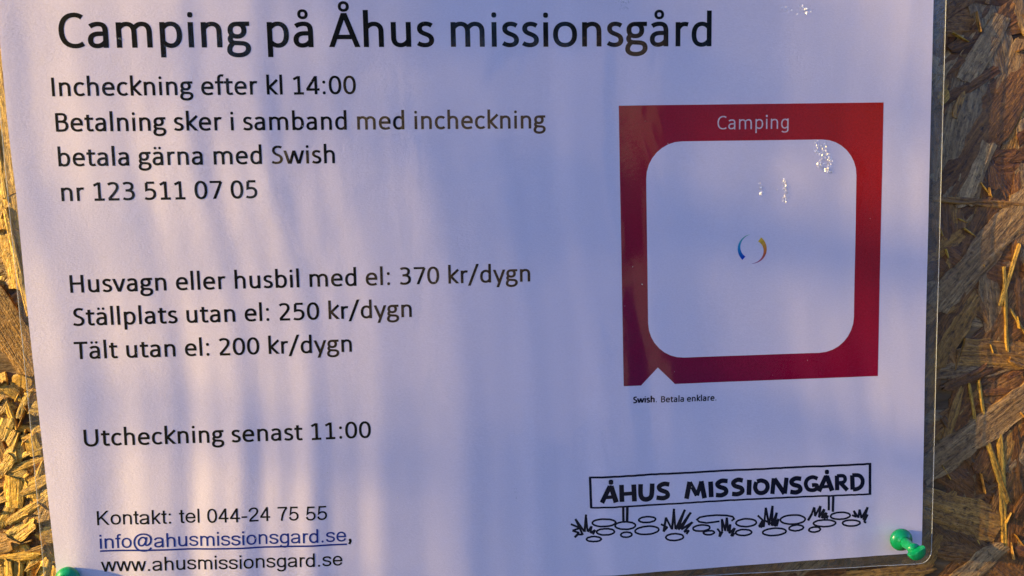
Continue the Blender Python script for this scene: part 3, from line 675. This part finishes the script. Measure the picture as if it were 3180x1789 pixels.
# base layer over the whole board around the sheet
loose = []; placed = 0
def visible(P):
    d = P - CAM_POS; dep = d.dot(fwd); u = W/2 + FPX * d.dot(right) / dep; v = H/2 - FPX * d.dot(up) / dep
    return -40 < u < W + 40 and -40 < v < H + 40, u, v
def under(u, v, m):                       # wholly behind the opaque paper
    return (u > 0.104 * (v - 104) + m) and (u < 2900 - 0.0225 * v - m) and v < 1790 - 0.07 * (u - 1826) * (u > 1826) - m and v > -190 + m
for layer in range(3):
    for i in range(720):
        x, z = rnd.uniform(-.30, .30), rnd.uniform(-.21, .21); P = Vector((x, YB, z)); vis, u, v = visible(P)
        if under(u, v, 150): continue
        left = u < 250
        if left and v > 1050 and layer == 2: continue
        L = rnd.uniform(.02, .07) * (0.7 if left else 1); w = rnd.uniform(.004, .014) * (0.7 if left else 1); a = rnd.choice([rnd.gauss(0.8, .5), rnd.gauss(0.8, .5), rnd.uniform(0, 3.14)])
        d = Vector((math.cos(a), 0, math.sin(a))) * L / 2
        geo = strand_geo(P - d, P + d, w, YB - 0.0003 - 0.00022 * layer - rnd.uniform(0, .0002), rnd.choice(TONES if u < 600 else [TONES[i_] for i_ in (0, 2, 2, 3, 4, 4, 4, 6, 7, 7, 7)]), 5000 + layer * 1000 + i, tilt=rnd.uniform(-.03, .03))
        if vis and placed < 150: put([geo], 'strand', board); placed += 1
        else: loose.append(geo)
put(loose, 'strand_layer', board, 'stuff')
# right of the sheet
S(2930, -60, 2922, 185, 46, 1.2, 7); S(3118, 50, 2995, 250, 74, 1.9, 3, rag=.5); S(3020, 240, 2930, 620, 138, 1.6, 3, rag=.5); S(3190, 120, 3120, 300, 90, 1.3, 6)
S(3068, 440, 3000, 640, 66, 1.9, 3); S(2890, 618, 3215, 642, 24, 2.4, 0); S(3290, 520, 2900, 960, 108, 2.3, 6, rag=.6); S(2930, 770, 3010, 830, 70, 1.7, 7)
S(3040, 150, 3190, -40, 60, 1.4, 2); S(3090, 420, 3180, 250, 40, 1.5, 4); S(3250, 1180, 2860, 1475, 108, 2.8, 6, rag=.6); S(2985, 1095, 3220, 1110, 92, 2.0, 0, rag=.4)
S(3065, 760, 3100, 1075, 80, 1.5, 6); S(3118, 830, 3128, 1090, 12, 2.6, 1); S(3165, 760, 3105, 950, 13, 2.6, 1); S(3138, 960, 3200, 1060, 8, 2.7, 5)
S(2885, 900, 2990, 1230, 60, 1.3, 2); S(3000, 1150, 2950, 1400, 50, 1.4, 7); S(3060, 1350, 3130, 1560, 18, 2.5, 1); S(3105, 1330, 3120, 1700, 26, 2.3, 1); S(3150, 1300, 3170, 1620, 40, 1.7, 4)
S(2860, 1560, 3110, 1640, 130, 1.9, 0, rag=.7); S(2890, 1700, 3060, 1730, 60, 1.6, 2); S(3115, 1690, 2950, 1830, 74, 2.5, 3); S(3150, 1560, 3140, 1800, 50, 1.6, 7)
S(2980, 650, 2990, 800, 60, 1.1, 2); S(2900, 1480, 2990, 1200, 34, 2.0, 0); S(2930, 1300, 3020, 1440, 30, 1.9, 4); S(3010, 1190, 3030, 1320, 10, 2.7, 1); S(3040, 1180, 3060, 1330, 12, 2.7, 1)
# below the sheet
S(2250, 1830, 2620, 1775, 60, 1.6, 7); S(2600, 1800, 2900, 1765, 50, 1.8, 0); S(2050, 1815, 2300, 1790, 30, 1.7, 2)
# left of the sheet: two broad flakes above, a tangle of slivers below
S(-30, 60, 24, 360, 60, 1.5, 1); S(-10, 300, 78, 900, 108, 2.1, 1, rag=.4); S(-60, 880, 118, 1160, 112, 2.3, 0, rag=.6); S(-30, 380, 20, 620, 30, 2.5, 5); S(20, 650, 95, 980, 18, 2.7, 5)
for (u0, v0, u1, v1, w, tn) in [(-20, 1320, 130, 1335, 16, 1), (44, 1430, 140, 1382, 14, 5), (10, 1470, 150, 1420, 20, 1), (20, 1240, 52, 1330, 14, 1), (30, 1225, 60, 1180, 18, 1), (60, 1300, 105, 1185, 18, 5),
       (-15, 1350, 30, 1480, 20, 0), (-30, 1560, 160, 1480, 26, 1), (0, 1640, 50, 1540, 24, 1), (20, 1660, 150, 1590, 16, 5), (30, 1620, 150, 1545, 22, 1), (-20, 1720, 110, 1620, 28, 1), (100, 1600, 160, 1720, 18, 0),
       (-10, 1735, 130, 1718, 20, 1), (5, 1810, 12, 1730, 16, 1), (28, 1815, 30, 1735, 18, 5), (58, 1815, 62, 1735, 20, 1), (92, 1815, 95, 1740, 16, 1), (85, 1770, 150, 1700, 18, 5), (130, 1790, 175, 1725, 10, 5),
       (110, 1660, 160, 1690, 14, 1), (40, 1400, 60, 1340, 8, 5), (-10, 1290, 24, 1240, 18, 0), (70, 1380, 80, 1330, 6, 5), (112, 1375, 124, 1345, 7, 5), (55, 1500, 90, 1470, 8, 5), (95, 1540, 140, 1430, 14, 1)]:
    S(u0, v0, u1, v1, w * 1.35, rnd.uniform(1.5, 2.5), tn, lift=rnd.uniform(-.0008, .0008), nw=4, rag=1.3, tilt=rnd.uniform(-.25, .25))
for i in range(60):
    u, v = rnd.uniform(-40, 175), rnd.uniform(1150, 1840); L = rnd.uniform(35, 95); a = rnd.gauss(-0.6, .75)
    S(u, v, u + L * math.cos(a), v + L * math.sin(a), rnd.uniform(26, 72), rnd.uniform(1.2, 2.4), rnd.choice([1, 1, 5, 5, 0]), lift=rnd.uniform(-.0006, .0006), nw=4, rag=1.2, tilt=rnd.uniform(-.14, .10))
for i in range(20):
    u, v = rnd.uniform(2890, 3210), rnd.uniform(0, 1830); L = rnd.uniform(40, 110); a = rnd.gauss(-0.9, .8)
    S(u, v, u + L * math.cos(a), v + L * math.sin(a), rnd.uniform(16, 44), rnd.uniform(1.2, 2.6), rnd.choice([0, 2, 4, 7, 7, 1]), lift=rnd.uniform(-.0004, .0004), nw=4, rag=1.0, tilt=rnd.uniform(-.06, .06))
geos = []
for i in range(90):
    u, v = rnd.uniform(-60, 190), rnd.uniform(1130, 1850) if i % 4 else rnd.uniform(0, 1850); L = rnd.uniform(12, 44); a = rnd.gauss(-0.5, .7)
    p, q = apx(u, v), apx(u + L * math.cos(a), v + L * math.sin(a))
    g_ = strand_geo(p, q, rnd.uniform(2, 7) * .000107, YB - rnd.uniform(.0012, .0026), rnd.choice([TONES[1], TONES[5], TONES[0]]), 9000 + i, nl=5, nw=2, lift=rnd.uniform(-.001, .001))
    geos.append(g_)
for i in range(26):
    u, v = rnd.uniform(2900, 3240), rnd.uniform(0, 1800); L = rnd.uniform(14, 70); a = rnd.gauss(1.2, .6)
    g_ = strand_geo(apx(u, v), apx(u + L * math.cos(a), v + L * math.sin(a)), rnd.uniform(2, 6) * .000107, YB - rnd.uniform(.0012, .0026), rnd.choice([TONES[1], TONES[5], TONES[0]]), 9500 + i, nl=5, nw=2, lift=rnd.uniform(-.0012, .0012))
    geos.append(g_)
put(geos, 'wood_slivers', board, 'stuff')

# ------------------------------------------------------------------ surroundings outside the frame
g = N('grass_ground'); tc = g.n('ShaderNodeTexCoord').outputs['Object']; nz_ = g.n('ShaderNodeTexNoise', {'Vector': tc, 'Scale': 3, 'Detail': 6})
g.l(g.ramp(nz_.outputs[0], [(0.35, (0.03, 0.045, 0.015)), (0.65, (0.07, 0.09, 0.03))]), g.b.inputs['Base Color']); g.b.inputs['Roughness'].default_value = .9
o = mesh('ground', [(-300, -300, -1.4), (300, -300, -1.4), (300, 300, -1.4), (-300, 300, -1.4)], [[0, 1, 2, 3]], g.m); tag(o, kind='structure')

def leaf_cloud(rnd, spots, size):
    vs, fs = [], []
    for P in spots:
        d = Vector((rnd.gauss(0, .5), rnd.gauss(0, .5), -1)).normalized(); w = d.cross(Vector((rnd.gauss(0, 1), rnd.gauss(0, 1), .2))).normalized(); L = size * rnd.uniform(.7, 1.3); k = len(vs)
        m = P + d * L * .45
        vs += [P, m + w * L * .27, P + d * L, m - w * L * .27]; fs.append([k, k+1, k+2, k+3])
    return vs, fs
g = N('bark'); nz_ = g.n('ShaderNodeTexNoise', {'Vector': g.n('ShaderNodeTexCoord').outputs['Object'], 'Scale': 14, 'Detail': 6})
g.l(g.ramp(nz_.outputs[0], [(0.35, (0.08, 0.06, 0.045)), (0.65, (0.32, 0.29, 0.25))]), g.b.inputs['Base Color']); BARK = g.m
g = N('leaf'); nz_ = g.n('ShaderNodeTexNoise', {'Vector': g.n('ShaderNodeTexCoord').outputs['Object'], 'Scale': 9, 'Detail': 2})
g.l(g.ramp(nz_.outputs[0], [(0.3, (0.035, 0.07, 0.015)), (0.7, (0.08, 0.12, 0.03))]), g.b.inputs['Base Color']); LEAF = g.m
rnd = random.Random(77)
tree = empty('birch_tree', (-2.7, -1.0, -1.4)); tag(tree, 'birch tree with hanging twigs standing on the grass left of the notice board', 'tree')  # added out of view; twigs follow the sun rays to shade the sheet
def tube(pts, rad, n=8):
    vs, fs = [], []
    for i, (p, r) in enumerate(zip(pts, rad)):
        t = (pts[min(i+1, len(pts)-1)] - pts[max(i-1, 0)]).normalized(); u = t.orthogonal().normalized(); w = t.cross(u)
        for k in range(n): a = 2*math.pi*k/n; vs.append(p + (u*math.cos(a) + w*math.sin(a)) * r)
    for i in range(len(pts)-1):
        for k in range(n): fs.append([i*n+k, i*n+(k+1) % n, (i+1)*n+(k+1) % n, (i+1)*n+k])
    return vs, fs
pts = [Vector((-2.7 + .05*math.sin(i*.8), -1.0 + .04*math.cos(i), -1.45 + i*.62)) for i in range(10)]
mesh('trunk', *tube(pts, [.11 - .009*i for i in range(10)], 14), BARK, tree, True)
vs, fs, spots = [], [], []
for i in range(TWIGS):
    x = -2.6 + rnd.uniform(-.45, .45); X_ = rnd.uniform(-.06, .12) if i % 18 == 0 else 0.13 + (rnd.random() ** 1.15) * 2.4
    if .09 < X_ < .12 or .15 < X_ < .24: continue
    y = -(SUN[1] / SUN[0]) * (X_ - x); top = rnd.uniform(1.3, 2.6); bot = top - rnd.uniform(1.0, 1.9); bot = min(bot, .35)
    p = [Vector((-2.7, -1.0, top + .35)), Vector((x*.5 - 1.35, (y - 1.0)/2, top + .3)), Vector((x, y, top))]
    n = 10; q = [Vector((x + .02*math.sin(k + i), y + .005*math.sin(k*1.3 + i*2), top + (bot - top)*k/n)) for k in range(1, n+1)]
    a, b = tube(p + q, [.012, .009, .006] + [.004]*n, 5); k0 = len(vs); vs += a; fs += [[c + k0 for c in f] for f in b]
    for k in range(int((top - bot) * 34)): z = rnd.uniform(bot, top); spots.append(Vector((x + rnd.gauss(0, .03), y + rnd.gauss(0, .009), z)))
mesh('twigs', vs, fs, BARK, tree)
o = mesh('crown', *leaf_cloud(rnd, spots, .026), LEAF, tree); o['kind'] = 'stuff'

# trees added out of view behind the viewer to darken the film's reflections
WHERE = [(-9.5, -13, 7.5, 2.6), (-5.0, -12, 8.5, 2.4), (-1.2, -14.5, 8.0, 2.5), (2.6, -12.5, 6.6, 2.2), (6.4, -14, 8.8, 2.8), (11, -13, 8, 2.8), (-14, -15, 9, 3.0), (16, -16, 9, 3.2), (4.6, -20, 10, 3.4), (-3.2, -21, 10, 3.2)]
LBL = ['broad bushy tree with the widest crown of the left pair behind the viewer', 'tall narrow tree just left of the middle behind the viewer', 'middle tree straight behind the viewer', 'shortest tree of the row behind the viewer',
       'tall tree right of the short one behind the viewer', 'second tree from the right end of the row behind the viewer', 'outermost tree on the left of the row behind the viewer', 'outermost tree on the right of the row behind the viewer',
       'far tall tree standing behind the row, to the right', 'far tall tree standing behind the row, to the left']
for n_, (x, y, h, r) in enumerate(WHERE):
    t = empty('broadleaf_tree', (x, y, -1.4)); tag(t, LBL[n_], 'tree', 'trees across the camp ground')
    tp = [Vector((x + .12*math.sin(k + n_), y, -1.45 + h*.8*k/5)) for k in range(6)]
    mesh('trunk', *tube(tp, [.22 - .03*k for k in range(6)], 10), BARK, t, True)
    cl = [Vector((x + rnd.gauss(0, r*.42), y + rnd.gauss(0, r*.42), -1.4 + h*(.22 + .70*rnd.random()))) for _ in range(26)]
    sp = [c + Vector((rnd.gauss(0, r*.22), rnd.gauss(0, r*.22), rnd.gauss(0, r*.20))) for c in cl for _ in range(150)]
    o = mesh('crown', *leaf_cloud(rnd, sp, .30), LEAF, t); o['kind'] = 'stuff'

# a camper added out of view: its sunlit front mirrors pale patches in the film
def box(x0, x1, y0, y1, z0, z1, bev=0.0):
    bm = bmesh.new(); bmesh.ops.create_cube(bm, size=1)
    for v in bm.verts: v.co = Vector(((x0+x1)/2 + v.co.x*(x1-x0), (y0+y1)/2 + v.co.y*(y1-y0), (z0+z1)/2 + v.co.z*(z1-z0)))
    if bev: bmesh.ops.bevel(bm, geom=bm.edges[:] + bm.verts[:], offset=bev, segments=4, affect='EDGES', profile=.5)
    return bm
van = bpy.data.objects.new('caravan', None); COL.objects.link(van); tag(van, 'cream caravan parked on the grass behind the viewer', 'caravan')
def vpart(name, bm, m):
    me = bpy.data.meshes.new(name); bm.to_mesh(me); bm.free(); me.materials.append(m); o = bpy.data.objects.new(name, me); COL.objects.link(o); o.parent = van; return o
def plain(name, c, r=.4):
    g = N(name); nz = g.n('ShaderNodeTexNoise', {'Vector': g.n('ShaderNodeTexCoord').outputs['Object'], 'Scale': 3, 'Detail': 4})
    g.l(g.ramp(nz.outputs[0], [(0.3, tuple(q*.9 for q in c)), (0.7, c)]), g.b.inputs['Base Color']); g.b.inputs['Roughness'].default_value = r; return g.m
CREAM, DARK, RUB, PINKISH = plain('cream_panel', (.36, .29, .26)), plain('dark_glass', (.02, .025, .03), .1), plain('rubber', (.02, .02, .02), .8), plain('rose_stripe', (.55, .20, .16))
vpart('body', box(-2.4, 2.4, -1.1, 1.1, .42, 2.5, .16), CREAM)
for y in (-1.11, 1.11):
    for x in (-1.4, 0.1): vpart('window', box(x-.45, x+.45, y-.02, y+.02, 1.35, 1.95, .015), DARK)
vpart('door', box(1.05, 1.7, 1.09, 1.13, .55, 2.2, .015), CREAM); vpart('front_window', box(-2.43, -2.38, -.8, .8, 1.45, 2.0, .015), DARK)
for y in (-1.115, 1.115): vpart('stripe', box(-2.2, 1.0, y-.008, y+.008, .95, 1.1), PINKISH)
for y in (-1.0, 1.0):
    bm = bmesh.new(); bmesh.ops.create_cone(bm, segments=24, radius1=.32, radius2=.32, depth=.2, cap_ends=True, matrix=Matrix.Translation((0.1, y, .32)) @ Matrix.Rotation(math.pi/2, 4, 'X')); vpart('wheel', bm, RUB)
vpart('drawbar', box(-3.5, -2.3, -.06, .06, .4, .5), RUB)
van.location = (1.85, -5.9, -1.72); van.rotation_euler = (0, 0, math.radians(-48))
